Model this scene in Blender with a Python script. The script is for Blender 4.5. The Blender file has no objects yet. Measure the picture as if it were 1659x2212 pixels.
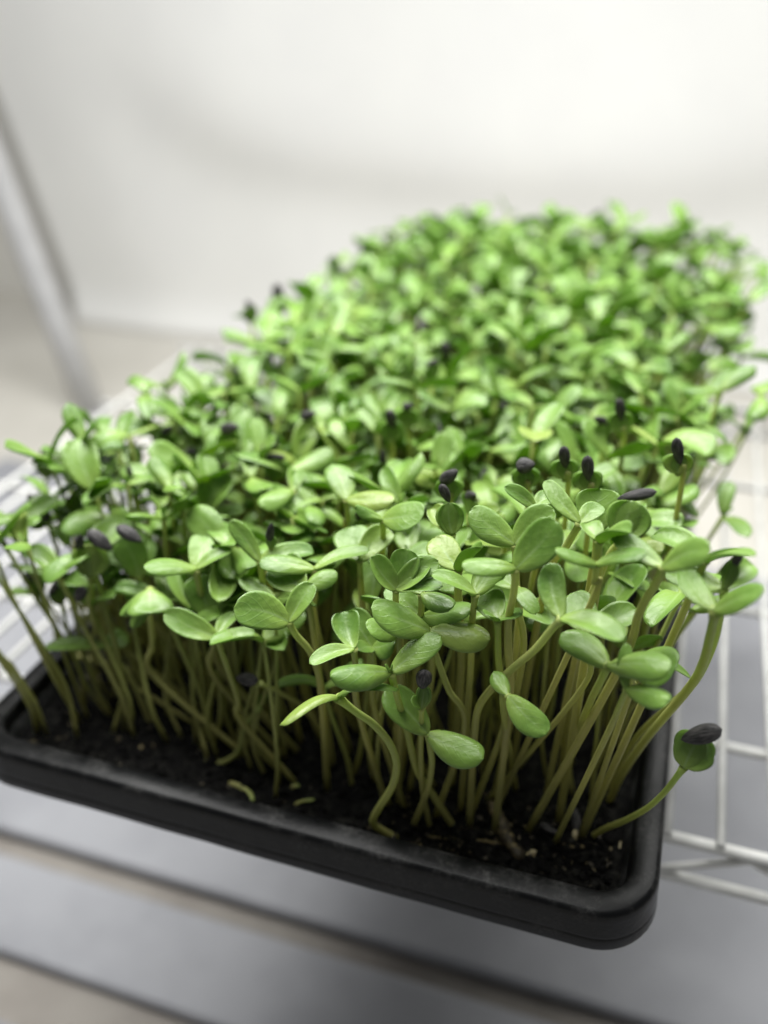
import bpy, math, random
import numpy as np
from mathutils import Matrix, Vector, noise

random.seed(7)
rng = np.random.default_rng(7)
S = 0.01                       # everything below is laid out in centimetres
scene = bpy.context.scene
col = scene.collection
V = lambda *a: np.array(a, float)
def nrm(v):
    v = np.asarray(v, float); return v / max(1e-9, np.linalg.norm(v))

# ------------------------------------------------------------------ camera
CAM = V(-2.41, -19.715, 27.492)
YAW, PITCH, ROLL, FPX = -0.3342, 0.5492, -0.0245, 1925.06   # FPX in units of a 1659x2212 picture
def cam_axes():
    cy, sy, cp, sp = math.cos(YAW), math.sin(YAW), math.cos(PITCH), math.sin(PITCH)
    fw = V(sy*cp, cy*cp, -sp); r = V(cy, -sy, 0); u = np.cross(r, fw)
    cr, sr = math.cos(ROLL), math.sin(ROLL)
    return cr*r + sr*u, -sr*r + cr*u, fw
CR, CU, CF = cam_axes()
cam_data = bpy.data.cameras.new('camera')
cam = bpy.data.objects.new('camera', cam_data); col.objects.link(cam)
cam.matrix_world = Matrix(((CR[0], CU[0], -CF[0], CAM[0]*S), (CR[1], CU[1], -CF[1], CAM[1]*S),
                           (CR[2], CU[2], -CF[2], CAM[2]*S), (0, 0, 0, 1)))
cam_data.sensor_fit = 'VERTICAL'; cam_data.sensor_height = 36.0; cam_data.sensor_width = 27.0
cam_data.lens = 36.0 * FPX / 2212.0
cam_data.clip_start = 0.02; cam_data.clip_end = 20
cam_data.dof.use_dof = True
cam_data.dof.focus_distance = 0.287
cam_data.dof.aperture_fstop = 3.9
cam_data.dof.aperture_blades = 0
scene.camera = cam

# ------------------------------------------------------------------ light
world = bpy.data.worlds.new('World'); scene.world = world; world.use_nodes = True
bg = world.node_tree.nodes['Background']
bg.inputs[0].default_value = (0.96, 0.985, 1.0, 1); bg.inputs[1].default_value = 0.15
def area(name, loc, target, sx, sy, power, color):
    d = bpy.data.lights.new(name, 'AREA'); d.shape = 'RECTANGLE'; d.size = sx*S; d.size_y = sy*S
    d.energy = power; d.color = color
    o = bpy.data.objects.new(name, d); col.objects.link(o)
    o.location = Vector(loc) * S
    o.rotation_euler = (Vector(target) - Vector(loc)).to_track_quat('-Z', 'Y').to_euler()
    return o
area('grow_light', (-15, 38, 60), (-13, 34, 0), 90, 18, 13.0, (1.0, 1.0, 0.965))
area('ceiling_light', (-50, 20, 170), (-30, 70, 10), 140, 70, 42.0, (1.0, 0.997, 0.985))
scene.view_settings.view_transform = 'Standard'; scene.view_settings.look = 'None'
scene.view_settings.exposure = 0.0; scene.view_settings.gamma = 1.0
scene.render.engine = 'CYCLES'
scene.cycles.use_denoising = True
scene.cycles.max_bounces = 8; scene.cycles.transmission_bounces = 6
scene.cycles.caustics_reflective = False; scene.cycles.caustics_refractive = False

# ------------------------------------------------------------------ pixel <-> place (used once to read positions off the photo)
def ray(x, y):
    return CF + CR*(x-829.5)/FPX - CU*(y-1106)/FPX
def at_y(x, y, Y):
    d = ray(x, y); return CAM + d*(Y-CAM[1])/d[1]
def at_z(x, y, Z):
    d = ray(x, y); return CAM + d*(Z-CAM[2])/d[2]
def to_px(P):
    d = np.asarray(P, float)-CAM; z = d@CF
    return 829.5+FPX*(d@CR)/z, 1106-FPX*(d@CU)/z, z

# ------------------------------------------------------------------ object helpers
def tag(o, label=None, cat=None, group=None, kind=None):
    if label: o['label'] = label
    if cat: o['category'] = cat
    if group: o['group'] = group
    if kind: o['kind'] = kind
    return o
def empty(name, loc_cm):
    o = bpy.data.objects.new(name, None); col.objects.link(o)
    o.location = Vector(loc_cm)*S; o.empty_display_size = 0.01
    return o
def mesh_obj(name, verts, faces, mat, parent=None, origin=(0, 0, 0), uv=None, smooth=True):
    me = bpy.data.meshes.new(name)
    vs = (np.asarray(verts, float) - np.asarray(origin, float)) * S
    me.from_pydata(vs.tolist(), [], [list(f) for f in faces])
    if uv is not None:
        lay = me.uv_layers.new(name='UVMap')
        idx = np.empty(len(me.loops), dtype=np.int32); me.loops.foreach_get('vertex_index', idx)
        lay.data.foreach_set('uv', np.asarray(uv, np.float32)[idx].ravel())
    if smooth: me.polygons.foreach_set('use_smooth', [True]*len(me.polygons))
    me.materials.append(mat); me.update()
    o = bpy.data.objects.new(name, me); col.objects.link(o)
    if parent is not None: o.parent = parent
    else: o.location = Vector(origin)*S
    return o
class MB:
    """collects verts / faces / uvs in cm"""
    def __init__(s): s.v, s.f, s.uv = [], [], []
    def add(s, v, f, uv=None):
        b = len(s.v); s.v.extend(np.asarray(v, float).tolist())
        s.f.extend([[i+b for i in q] for q in f])
        s.uv.extend(np.asarray(uv, float).tolist() if uv is not None else [[0.5, 0.5]]*len(v))
    def build(s, name, mat, parent=None, origin=(0, 0, 0), smooth=True):
        return mesh_obj(name, s.v, s.f, mat, parent, origin, s.uv, smooth)

def catmull(pts, n):
    P = np.asarray(pts, float)
    if len(P) == 2: return np.array([P[0]+(P[1]-P[0])*t for t in np.linspace(0, 1, n)])
    Q = np.vstack([2*P[0]-P[1], P, 2*P[-1]-P[-2]])
    seg = len(P)-1; out = []
    for t in np.linspace(0, seg-1e-6, n):
        i = int(t); k = t-i; a, b, c, d = Q[i], Q[i+1], Q[i+2], Q[i+3]
        out.append(0.5*((2*b)+(-a+c)*k+(2*a-5*b+4*c-d)*k*k+(-a+3*b-3*c+d)*k**3))
    return np.array(out)

def tube(path, radii, sides=8, cap=True):
    P = np.asarray(path, float); n = len(P)
    T = np.gradient(P, axis=0); T /= np.linalg.norm(T, axis=1)[:, None]+1e-9
    a = V(1, 0, 0) if abs(T[0][0]) < .8 else V(0, 1, 0)
    s = nrm(np.cross(T[0], a)); v, uv = [], []
    for i in range(n):
        s = nrm(s - T[i]*(s@T[i])); b = np.cross(T[i], s)
        r = radii[i] if hasattr(radii, '__len__') else radii
        for k in range(sides):
            th = 2*math.pi*k/sides
            v.append(P[i]+r*(math.cos(th)*s+math.sin(th)*b)); uv.append((i/(n-1), k/sides))
    f = [[i*sides+k, i*sides+(k+1) % sides, (i+1)*sides+(k+1) % sides, (i+1)*sides+k] for i in range(n-1) for k in range(sides)]
    if cap:
        f.append(list(range(sides))[::-1]); f.append([(n-1)*sides+k for k in range(sides)])
    return v, f, uv

# ------------------------------------------------------------------ materials
def new_mat(name):
    m = bpy.data.materials.new(name); m.use_nodes = True
    nt = m.node_tree; b = nt.nodes['Principled BSDF']
    return m, nt, b
def N(nt, t, **kw):
    n = nt.nodes.new(t)
    for k, v in kw.items():
        if k.startswith('i_'):
            key = k[2:]; n.inputs[int(key) if key.isdigit() else key].default_value = v
        else: setattr(n, k, v)
    return n
def mix(nt, fac, a, b, mode='MIX'):
    n = nt.nodes.new('ShaderNodeMix'); n.data_type = 'RGBA'; n.blend_type = mode
    for sock, val in ((n.inputs[0], fac), (n.inputs[6], a), (n.inputs[7], b)):
        if hasattr(val, 'is_linked'): nt.links.new(val, sock)
        elif isinstance(val, (int, float)): sock.default_value = val
        else: sock.default_value = (*val, 1)
    return n.outputs[2]
def math_n(nt, op, a, b=0.0, clamp=False):
    n = nt.nodes.new('ShaderNodeMath'); n.operation = op; n.use_clamp = clamp
    for s, v in ((n.inputs[0], a), (n.inputs[1], b)):
        if hasattr(v, 'is_linked'): nt.links.new(v, s)
        else: s.default_value = v
    return n.outputs[0]
def mrange(nt, x, a, b, c=0.0, d=1.0):
    n = nt.nodes.new('ShaderNodeMapRange'); n.inputs[1].default_value = a; n.inputs[2].default_value = b
    n.inputs[3].default_value = c; n.inputs[4].default_value = d; nt.links.new(x, n.inputs[0]); return n.outputs[0]
def noise_n(nt, scale, detail=3, vec=None, rough=.55):
    n = N(nt, 'ShaderNodeTexNoise'); n.inputs['Scale'].default_value = scale; n.inputs['Detail'].default_value = detail
    n.inputs['Roughness'].default_value = rough
    if vec is not None: nt.links.new(vec, n.inputs['Vector'])
    return n.outputs['Fac']
def bump(nt, h, dist, strength=1.0):
    n = N(nt, 'ShaderNodeBump'); n.inputs['Strength'].default_value = strength; n.inputs['Distance'].default_value = dist
    nt.links.new(h, n.inputs['Height']); return n.outputs[0]

def leaf_material():
    m, nt, b = new_mat('cotyledon_leaf'); L = nt.links
    pos = N(nt, 'ShaderNodeNewGeometry').outputs['Position']
    uvn = N(nt, 'ShaderNodeUVMap'); sep = N(nt, 'ShaderNodeSeparateXYZ'); L.new(uvn.outputs[0], sep.inputs[0])
    u = sep.outputs[0]; av = math_n(nt, 'ABSOLUTE', math_n(nt, 'MULTIPLY', math_n(nt, 'SUBTRACT', sep.outputs[1], .5), 2.0))
    big = noise_n(nt, 55, 1, pos); fine = noise_n(nt, 420, 4, pos)
    rnd = N(nt, 'ShaderNodeObjectInfo').outputs['Random']
    c = mix(nt, mrange(nt, big, .35, .65), (0.085, 0.195, 0.030), (0.180, 0.330, 0.052))
    c = mix(nt, mrange(nt, rnd, 0, 1, 0, .75), c, (0.225, 0.375, 0.070))
    midn = noise_n(nt, 210, 3, pos, .6)
    c = mix(nt, mrange(nt, midn, .45, .72, 0, .4), c, (0.275, 0.420, 0.100))
    c = mix(nt, mrange(nt, fine, .35, .7, 0, .35), c, (0.215, 0.360, 0.078))
    c = mix(nt, mrange(nt, rnd, .88, .97, 0, .6), c, (0.330, 0.400, 0.085))      # a few yellowish ones
    # pale base and midrib
    basem = math_n(nt, 'POWER', math_n(nt, 'SUBTRACT', 1.0, u), 3.0)
    c = mix(nt, math_n(nt, 'MULTIPLY', basem, .85), c, (0.340, 0.470, 0.105))
    rib = math_n(nt, 'MULTIPLY', mrange(nt, av, .0, .10, 1, 0), mrange(nt, u, .25, .95, .75, 0))
    c = mix(nt, rib, c, (0.340, 0.480, 0.190))
    # side veins, faint
    wv = math_n(nt, 'SINE', math_n(nt, 'MULTIPLY', math_n(nt, 'SUBTRACT', u, math_n(nt, 'MULTIPLY', av, .45)), 30.0))
    vein = mrange(nt, wv, .86, 1.0, 0, .16)
    c = mix(nt, vein, c, (0.270, 0.420, 0.160))
    edge = mrange(nt, av, .93, 1.0, 0, .5)
    c = mix(nt, edge, c, (0.270, 0.420, 0.150))
    L.new(c, b.inputs['Base Color'])
    b.inputs['Roughness'].default_value = .40; b.inputs['Specular IOR Level'].default_value = .55
    L.new(mrange(nt, midn, .3, .7, .46, .28), b.inputs['Roughness'])
    h = math_n(nt, 'ADD', math_n(nt, 'ADD', math_n(nt, 'MULTIPLY', fine, .4), math_n(nt, 'MULTIPLY', midn, 1.2)), math_n(nt, 'MULTIPLY', vein, -1.2))
    bm = bump(nt, h, .0008, .3); L.new(bm, b.inputs['Normal'])
    tr = N(nt, 'ShaderNodeBsdfTranslucent'); tc = mix(nt, .5, c, (0.34, 0.54, 0.06)); L.new(tc, tr.inputs[0])
    mx = N(nt, 'ShaderNodeMixShader', i_0=.38); out = nt.nodes['Material Output']
    L.new(b.outputs[0], mx.inputs[1]); L.new(tr.outputs[0], mx.inputs[2]); L.new(mx.outputs[0], out.inputs[0])
    return m
def stem_material():
    m, nt, b = new_mat('pale_stem'); L = nt.links
    pos = N(nt, 'ShaderNodeNewGeometry').outputs['Position']
    uvn = N(nt, 'ShaderNodeUVMap'); sep = N(nt, 'ShaderNodeSeparateXYZ'); L.new(uvn.outputs[0], sep.inputs[0])
    rnd = N(nt, 'ShaderNodeObjectInfo').outputs['Random']
    c = mix(nt, mrange(nt, sep.outputs[0], .0, 1.0), (0.500, 0.475, 0.165), (0.430, 0.560, 0.150))
    c = mix(nt, mrange(nt, rnd, 0, 1, 0, .45), c, (0.560, 0.545, 0.240))
    c = mix(nt, mrange(nt, noise_n(nt, 260, 3, pos), .45, .8, 0, .35), c, (0.400, 0.370, 0.120))
    L.new(c, b.inputs['Base Color']); b.inputs['Roughness'].default_value = .42
    b.inputs['Specular IOR Level'].default_value = .4
    L.new(bump(nt, noise_n(nt, 900, 2, pos), .0004, .25), b.inputs['Normal'])
    tr = N(nt, 'ShaderNodeBsdfTranslucent'); L.new(c, tr.inputs[0])
    mx = N(nt, 'ShaderNodeMixShader', i_0=.42); out = nt.nodes['Material Output']
    L.new(b.outputs[0], mx.inputs[1]); L.new(tr.outputs[0], mx.inputs[2]); L.new(mx.outputs[0], out.inputs[0])
    return m
def hull_material():
    m, nt, b = new_mat('seed_hull'); L = nt.links
    uvn = N(nt, 'ShaderNodeUVMap'); mp = N(nt, 'ShaderNodeMapping'); mp.inputs['Scale'].default_value = (1.6, 13, 1)
    L.new(uvn.outputs[0], mp.inputs[0])
    st = noise_n(nt, 1.6, 4, mp.outputs[0], .6)
    c = mix(nt, mrange(nt, st, .42, .72), (0.010, 0.0095, 0.010), (0.120, 0.112, 0.110))
    L.new(c, b.inputs['Base Color']); b.inputs['Roughness'].default_value = .5
    b.inputs['Specular IOR Level'].default_value = .4
    L.new(bump(nt, st, .0009, .7), b.inputs['Normal'])
    return m
def plastic_material():
    m, nt, b = new_mat('black_plastic'); L = nt.links
    tc = N(nt, 'ShaderNodeTexCoord').outputs['Object']
    geo = N(nt, 'ShaderNodeNewGeometry'); sp = N(nt, 'ShaderNodeSeparateXYZ'); L.new(geo.outputs['Normal'], sp.inputs[0])
    a = noise_n(nt, 60, 6, tc, .7); g = noise_n(nt, 700, 5, tc, .75)
    dust = math_n(nt, 'MULTIPLY', mrange(nt, a, .48, .72), mrange(nt, g, .38, .62))
    dust = math_n(nt, 'MULTIPLY', dust, mrange(nt, sp.outputs[2], -.1, .8, .25, 1.0))   # dirt settles on what faces up
    c = mix(nt, math_n(nt, 'MULTIPLY', dust, .75), (0.0045, 0.0047, 0.0052), (0.120, 0.118, 0.114))
    L.new(c, b.inputs['Base Color'])
    L.new(mrange(nt, a, .3, .7, .27, .46), b.inputs['Roughness']); b.inputs['Specular IOR Level'].default_value = .17
    L.new(bump(nt, g, .0004, .35), b.inputs['Normal'])
    return m
def simple(name, color, rough=.5, nscale=None, ncol=None, ramp=(.4, .65), bs=None, spec=.4):
    m, nt, b = new_mat(name); L = nt.links
    tc = N(nt, 'ShaderNodeTexCoord').outputs['Object']
    if nscale:
        f = noise_n(nt, nscale, 4, tc); c = mix(nt, mrange(nt, f, *ramp), color, ncol); L.new(c, b.inputs['Base Color'])
        if bs: L.new(bump(nt, f, bs, .6), b.inputs['Normal'])
    else: b.inputs['Base Color'].default_value = (*color, 1)
    b.inputs['Roughness'].default_value = rough; b.inputs['Specular IOR Level'].default_value = spec
    return m
M = dict(leaf=leaf_material(), stem=stem_material(), hull=hull_material(), plastic=plastic_material(),
    soil=simple('dark_peat', (0.0034, 0.0032, 0.0031), .85, 260, (0.030, 0.029, 0.024), (.5, .8), .003, spec=.14),
    bark=simple('wet_bark', (0.035, 0.027, 0.015), .6, 420, (0.230, 0.185, 0.085), (.5, .72), .001),
    straw=simple('straw', (0.20, 0.16, 0.06), .6, 400, (0.10, 0.075, 0.03)),
    root=simple('root_tip', (0.52, 0.46, 0.30), .45, 500, (0.34, 0.28, 0.13)),
    wire=simple('white_coated_wire', (0.66, 0.66, 0.64), .35, 90, (0.56, 0.56, 0.54)),
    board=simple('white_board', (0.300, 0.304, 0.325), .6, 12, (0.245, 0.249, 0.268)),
    floor=simple('beige_floor', (0.56, 0.54, 0.49), .7, 5, (0.50, 0.48, 0.43)),
    dark=simple('brown_gap', (0.20, 0.175, 0.145), .8, 20, (0.15, 0.13, 0.11)),
    rail=simple('grey_rail', (0.27, 0.25, 0.225), .8, 20, (0.22, 0.20, 0.18)),
    wall=simple('beige_wall', (0.72, 0.705, 0.66), .8, 5, (0.68, 0.665, 0.62)),
    sheet=simple('white_sheet', (0.83, 0.83, 0.81), .6, 6, (0.80, 0.80, 0.785)),
    shadow_strip=simple('edge_shadow_grey', (0.50, 0.50, 0.505), .6, 30, (0.45, 0.45, 0.455)))  # last entry: grey standing in for shadow at the sheet's left edge

# ------------------------------------------------------------------ the setting
def box_mb(x0, x1, y0, y1, z0, z1, bev=0.0):
    v = [(x, y, z) for z in (z0, z1) for y in (y0, y1) for x in (x0, x1)]
    f = [(0, 2, 3, 1), (4, 5, 7, 6), (0, 1, 5, 4), (2, 6, 7, 3), (0, 4, 6, 2), (1, 3, 7, 5)]
    return v, f
ZF = -37.0
def slab(name, x0, x1, y0, y1, z0, z1, mat, parent=None, origin=(0, 0, 0), bev=.4):
    v, f = box_mb(x0, x1, y0, y1, z0, z1)
    o = mesh_obj(name, v, f, mat, parent, origin, smooth=False)
    if bev:
        b = o.modifiers.new('bevel', 'BEVEL'); b.width = bev*S; b.segments = 3
    return o
tag(slab('floor', -260, 160, -60, 240, ZF-2, ZF, M['floor'], bev=0), 'beige grey floor behind and below the shelf', kind='structure')
tag(slab('wall', -260, 160, 150, 154, ZF, 190, M['wall'], bev=0), 'pale beige wall behind the white sheet', kind='structure')
# hanging white sheet with a soft belly
nx, nz = 130, 110
v, f = [], []
for j in range(nz+1):
    for i in range(nx+1):
        X = -126 + 240*i/nx; Z = -36.9 + 200*j/nz
        dx, dz = (X+33)/66.0, (Z-32)/38.0
        r = (abs(dx)**3.2+abs(dz)**3.2)**(1/3.2)
        belly = 1/(1+math.exp((r-1.0)*13))
        fold = .8*math.sin(X*.085+.6)+.4*math.sin(X*.19+Z*.02)
        toe = 2.5*max(0, 1-(Z+37)/9)**2
        v.append((X - (Z+37)*.22*max(0, 1-(X+126)/80), 137 - 4.0*belly - toe + fold*.6, Z))
for j in range(nz):
    for i in range(nx):
        a = j*(nx+1)+i; f.append((a, a+1, a+nx+2, a+nx+1))
sh = mesh_obj('hanging_sheet', v, f, M['sheet'], origin=(-10, 137, -37))
so = sh.modifiers.new('thick', 'SOLIDIFY'); so.thickness = .002
tag(sh, 'large white sheet hanging with a soft belly behind the tray', 'sheet')
# shadow along the sheet's left edge, modelled as an added solid grey strip
p0 = V(-93.6, 94.6, ZF); p1 = V(-119.9, 94.6, 90)
pr = empty('edge_shadow_strip', p0)
vv, ff, uu = tube([p0+(p1-p0)*t for t in np.linspace(0, 1, 8)], 2.1, 14)
mesh_obj('strip_body', vv, ff, M['shadow_strip'], pr, p0, uu)
vv, ff, uu = tube([p0+V(0, 0, 0), p0+V(0, 0, .6), p0+V(-.1, 0, 1.4)], [3.2, 3.1, 2.0], 16)
mesh_obj('strip_foot', vv, ff, M['shadow_strip'], pr, p0, uu)
tag(pr, 'blurred grey strip modelled for the shadow at the left edge of the white sheet', 'shadow_strip')
# lower shelf: boards with shadow gaps
ls = empty('lower_shelf', (-20, 30, ZF))
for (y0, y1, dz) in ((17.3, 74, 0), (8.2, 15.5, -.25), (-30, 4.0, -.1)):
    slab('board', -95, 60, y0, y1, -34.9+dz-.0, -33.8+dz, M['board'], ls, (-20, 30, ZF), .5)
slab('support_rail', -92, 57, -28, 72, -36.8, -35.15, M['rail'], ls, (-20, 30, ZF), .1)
tag(ls, 'pale lower shelf of wide boards with dark gaps, under the tray', 'shelf')

# wire shelf
ZS = -4.62
ws = empty('wire_shelf', (-15, 33, ZS-3))
def rod(name, pts, r, sides=10):
    vv, ff, uu = tube(pts, r, sides)
    return mesh_obj(name, vv, ff, M['wire'], ws, (-15, 33, ZS-3), uu)
XL, XR = -50.0, 16.0
k = 0
x = .5 - 2.2*22
while x < XR:
    rod('wire', [(x, 8.3, ZS-.2), (x, 33, ZS-.2), (x, 55.2, ZS-.2)], .19, 8); x += 2.2
for y, r in ((8.5, .28), (14.7, .25), (26.2, .25), (41.4, .25), (55.2, .28)):
    rod('cross_rod', [(XL, y, ZS-.58), (-15, y, ZS-.58), (XR, y, ZS-.58)], r)
for y in (8.4, 55.3):
    rod('truss_rod', [(XL, y, ZS-2.9), (-15, y, ZS-2.9), (XR, y, ZS-2.9)], .27)
    x = XL; up = False; pts = []
    while x <= XR:
        pts.append((x, y, ZS-.75 if up else ZS-2.7)); x += 3.6; up = not up
    Pz = []
    for a, b in zip(pts[:-1], pts[1:]):
        for t in (0, .1, .5, .9): Pz.append(V(*a)+(V(*b)-V(*a))*t)
    rod('zigzag_rod', catmull(Pz, 140), .18, 8)
tag(ws, 'white coated wire shelf carrying the tray', 'shelf')

# ------------------------------------------------------------------ tray
TW, TL = 28.7, 54.0
def rounded_rect(d, R, seg=10):
    x0, x1, y0, y1 = -TW+d, -d, d, TL-d; r = max(.25, R-d); out = []
    for cx, cy, a0 in ((x1-r, y0+r, -90), (x1-r, y1-r, 0), (x0+r, y1-r, 90), (x0+r, y0+r, 180)):
        for k in range(seg+1):
            a = math.radians(a0+90*k/seg); out.append((cx+r*math.cos(a), cy+r*math.sin(a)))
    # extra points along the straight sides so that they can bow a little
    res = []
    for i in range(len(out)):
        a, b = out[i], out[(i+1) % len(out)]; res.append(a)
        if math.dist(a, b) > 6:
            for t in np.linspace(0, 1, 14)[1:-1]: res.append((a[0]+(b[0]-a[0])*t, a[1]+(b[1]-a[1])*t))
    return res
def sweep(profile, R=2.3):
    v, f, n = [], [], None
    for d, z in profile:
        ring = rounded_rect(d, R); n = len(ring)
        for (x, y) in ring:
            s = (x+TW/2)/(TW/2); t = (y-TL/2)/(TL/2)
            bow = .14*(1-s*s)*(1 if abs(t) > .9 else 0)
            wob = .05*noise.noise(Vector((x*.25, y*.25, 3)))
            v.append((x, y-math.copysign(bow, t)*0 + wob, z - bow*.5 + wob))
    for i in range(len(profile)-1):
        for k in range(n):
            f.append((i*n+k, i*n+(k+1) % n, (i+1)*n+(k+1) % n, (i+1)*n+k))
    return v, f
tray = empty('seedling_tray', (-TW/2, TL/2, -4.6)); TO = (-TW/2, TL/2, -4.6)
def tray_part(name, prof, parent=tray):
    v, f = sweep(prof); o = mesh_obj(name, v, f, M['plastic'], parent, TO); return o
rim = tray_part('rim', [(1.16, -.62), (1.10, -.30), (1.06, -.13), (1.00, -.05), (.92, -.015), (.6, 0), (.26, -.02), (.16, -.06), (.09, -.13), (.055, -.23),
                  (.04, -.5), (.0, -1.22), (-.005, -1.31), (.008, -1.345), (-.015, -1.38), (-.02, -1.5), (-.05, -1.84), (-.03, -1.9), (.03, -1.92), (.11, -1.86), (.14, -1.2), (.2, -.3), (.8, -.14), (.98, -.3), (1.08, -.66)])
tray_part('side_wall', [(1.08, -.67), (1.16, -.63), (1.55, -2), (2.4, -4.2), (2.65, -4.42), (2.85, -4.5), (2.85, -4.6), (2.6, -4.6), (2.3, -4.35), (1.4, -2), (1.08, -.67)])
v, f = sweep([(2.80, -4.52), (2.80, -4.60)])
ring = len(v)//2
f.append(list(range(ring))); f.append(list(range(ring, 2*ring))[::-1])
mesh_obj('base', v, f, M['plastic'], tray, TO)
tag(tray, 'black plastic growing tray with a rounded rim on the wire shelf', 'tray')

# ------------------------------------------------------------------ soil
ZSOIL = -1.35
def soil_h(x, y):
    p = Vector((x, y, 0))
    return ZSOIL + .22*noise.noise(p*.35) + .16*noise.noise(p*1.3) + .09*noise.noise(p*3.7) + .05*noise.noise(p*8)
sb = MB()
nx, ny = 110, 190
xs = np.linspace(-TW+1.36, -1.36, nx); ys = 1.36 + (TL-2.72)*np.linspace(0, 1, ny)**1.5
vv = []
for y in ys:
    for x in xs:
        z = soil_h(x, y)
        # keep to the rounded corner
        cx, cy = min(max(x, -TW+2.4), -2.4), min(max(y, 2.4), TL-2.4)
        d = math.hypot(x-cx, y-cy)
        if d > 1.02: x2, y2 = cx+(x-cx)*1.02/d, cy+(y-cy)*1.02/d
        else: x2, y2 = x, y
        vv.append((x2, y2, z))
sb.add(vv, [(j*nx+i, j*nx+i+1, (j+1)*nx+i+1, (j+1)*nx+i) for j in range(ny-1) for i in range(nx-1)])
ico_v = [(0, 0, 1), (.894, 0, .447), (.276, .851, .447), (-.724, .526, .447), (-.724, -.526, .447), (.276, -.851, .447),
         (.724, .526, -.447), (-.276, .851, -.447), (-.894, 0, -.447), (-.276, -.851, -.447), (.724, -.526, -.447), (0, 0, -1)]
ico_f = [(0,1,2),(0,2,3),(0,3,4),(0,4,5),(0,5,1),(1,6,2),(2,7,3),(3,8,4),(4,9,5),(5,10,1),(6,7,2),(7,8,3),(8,9,4),(9,10,5),(10,6,1),(11,7,6),(11,8,7),(11,9,8),(11,10,9),(11,6,10)]
IV = np.array(ico_v)
R3 = random.Random(3)
for q in range(3600):
    y = 1.6 + 26*R3.random()**2.2; x = -TW+1.7 + (TW-3.4)*R3.random()
    if q % 3 == 0: x = -1.7 - 7*R3.random(); y = 1.7+3.5*R3.random()
    r = .04 + .19*R3.random()**2.6
    sc = np.array([r*R3.uniform(.6, 1.6), r*R3.uniform(.6, 1.3), r*R3.uniform(.5, 1)])
    pv = IV*sc*np.array([[R3.uniform(.75, 1.25)] for _ in range(12)])
    a = R3.uniform(0, 6.3); ca, sa = math.cos(a), math.sin(a)
    pv = np.stack([pv[:, 0]*ca-pv[:, 1]*sa, pv[:, 0]*sa+pv[:, 1]*ca, pv[:, 2]], 1) + V(x, y, soil_h(x, y)+r*.35)
    sb.add(pv, ico_f)
for q in range(420):       # fibres
    y = 1.6 + 9*R3.random()**1.6; x = -TW+2 + (TW-4)*R3.random()
    if q % 2 == 0: x = -1.8 - 8*R3.random(); y = 1.8+3*R3.random()
    a = R3.uniform(0, 6.3); l = R3.uniform(.15, .6); z = soil_h(x, y)
    vv, ff, uu = tube([V(x, y, z+.03), V(x+l*.5*math.cos(a), y+l*.5*math.sin(a), z+R3.uniform(.03, .16)), V(x+l*math.cos(a+.3), y+l*math.sin(a+.3), z+R3.uniform(0, .1))], R3.uniform(.008, .022), 4)
    sb.add(vv, ff)
tag(sb.build('potting_soil', M['soil'], None, (-TW/2, TL/2, ZSOIL)), 'black crumbly potting soil filling the tray', 'soil', kind='stuff')

db = MB()
for q in range(260):       # brown flakes, husk crumbs and root threads on top of the soil
    y = 1.8 + 5*R3.random()**1.5; x = -TW+2 + (TW-4)*R3.random()
    if q % 3: x = -1.8 - 9*R3.random(); y = 1.8+3.4*R3.random()
    a = R3.uniform(0, 6.3); l = R3.uniform(.08, .34); w = l*R3.uniform(.25, .7); z = soil_h(x, y)+.07
    t = V(math.cos(a), math.sin(a), R3.uniform(-.4, .5)); sd = V(-math.sin(a), math.cos(a), R3.uniform(-.4, .4)); n_ = nrm(np.cross(t, sd))*.025
    o = V(x, y, z); ring = [o+t*l*.5, o+t*l*.1+sd*w*.5, o-t*l*.4+sd*w*.35, o-t*l*.5, o-t*l*.1-sd*w*.5, o+t*l*.35-sd*w*.3]
    db.add([p+n_ for p in ring]+[p-n_ for p in ring], [(0, 1, 2, 3, 4, 5), (11, 10, 9, 8, 7, 6)]+[(k, k+6, (k+1) % 6+6, (k+1) % 6) for k in range(6)])
tag(db.build('soil_flakes', M['bark'], None, (-TW/2, 4, ZSOIL), smooth=False), 'small brown flakes and husk crumbs strewn on the dark soil', 'debris', kind='stuff')

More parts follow.
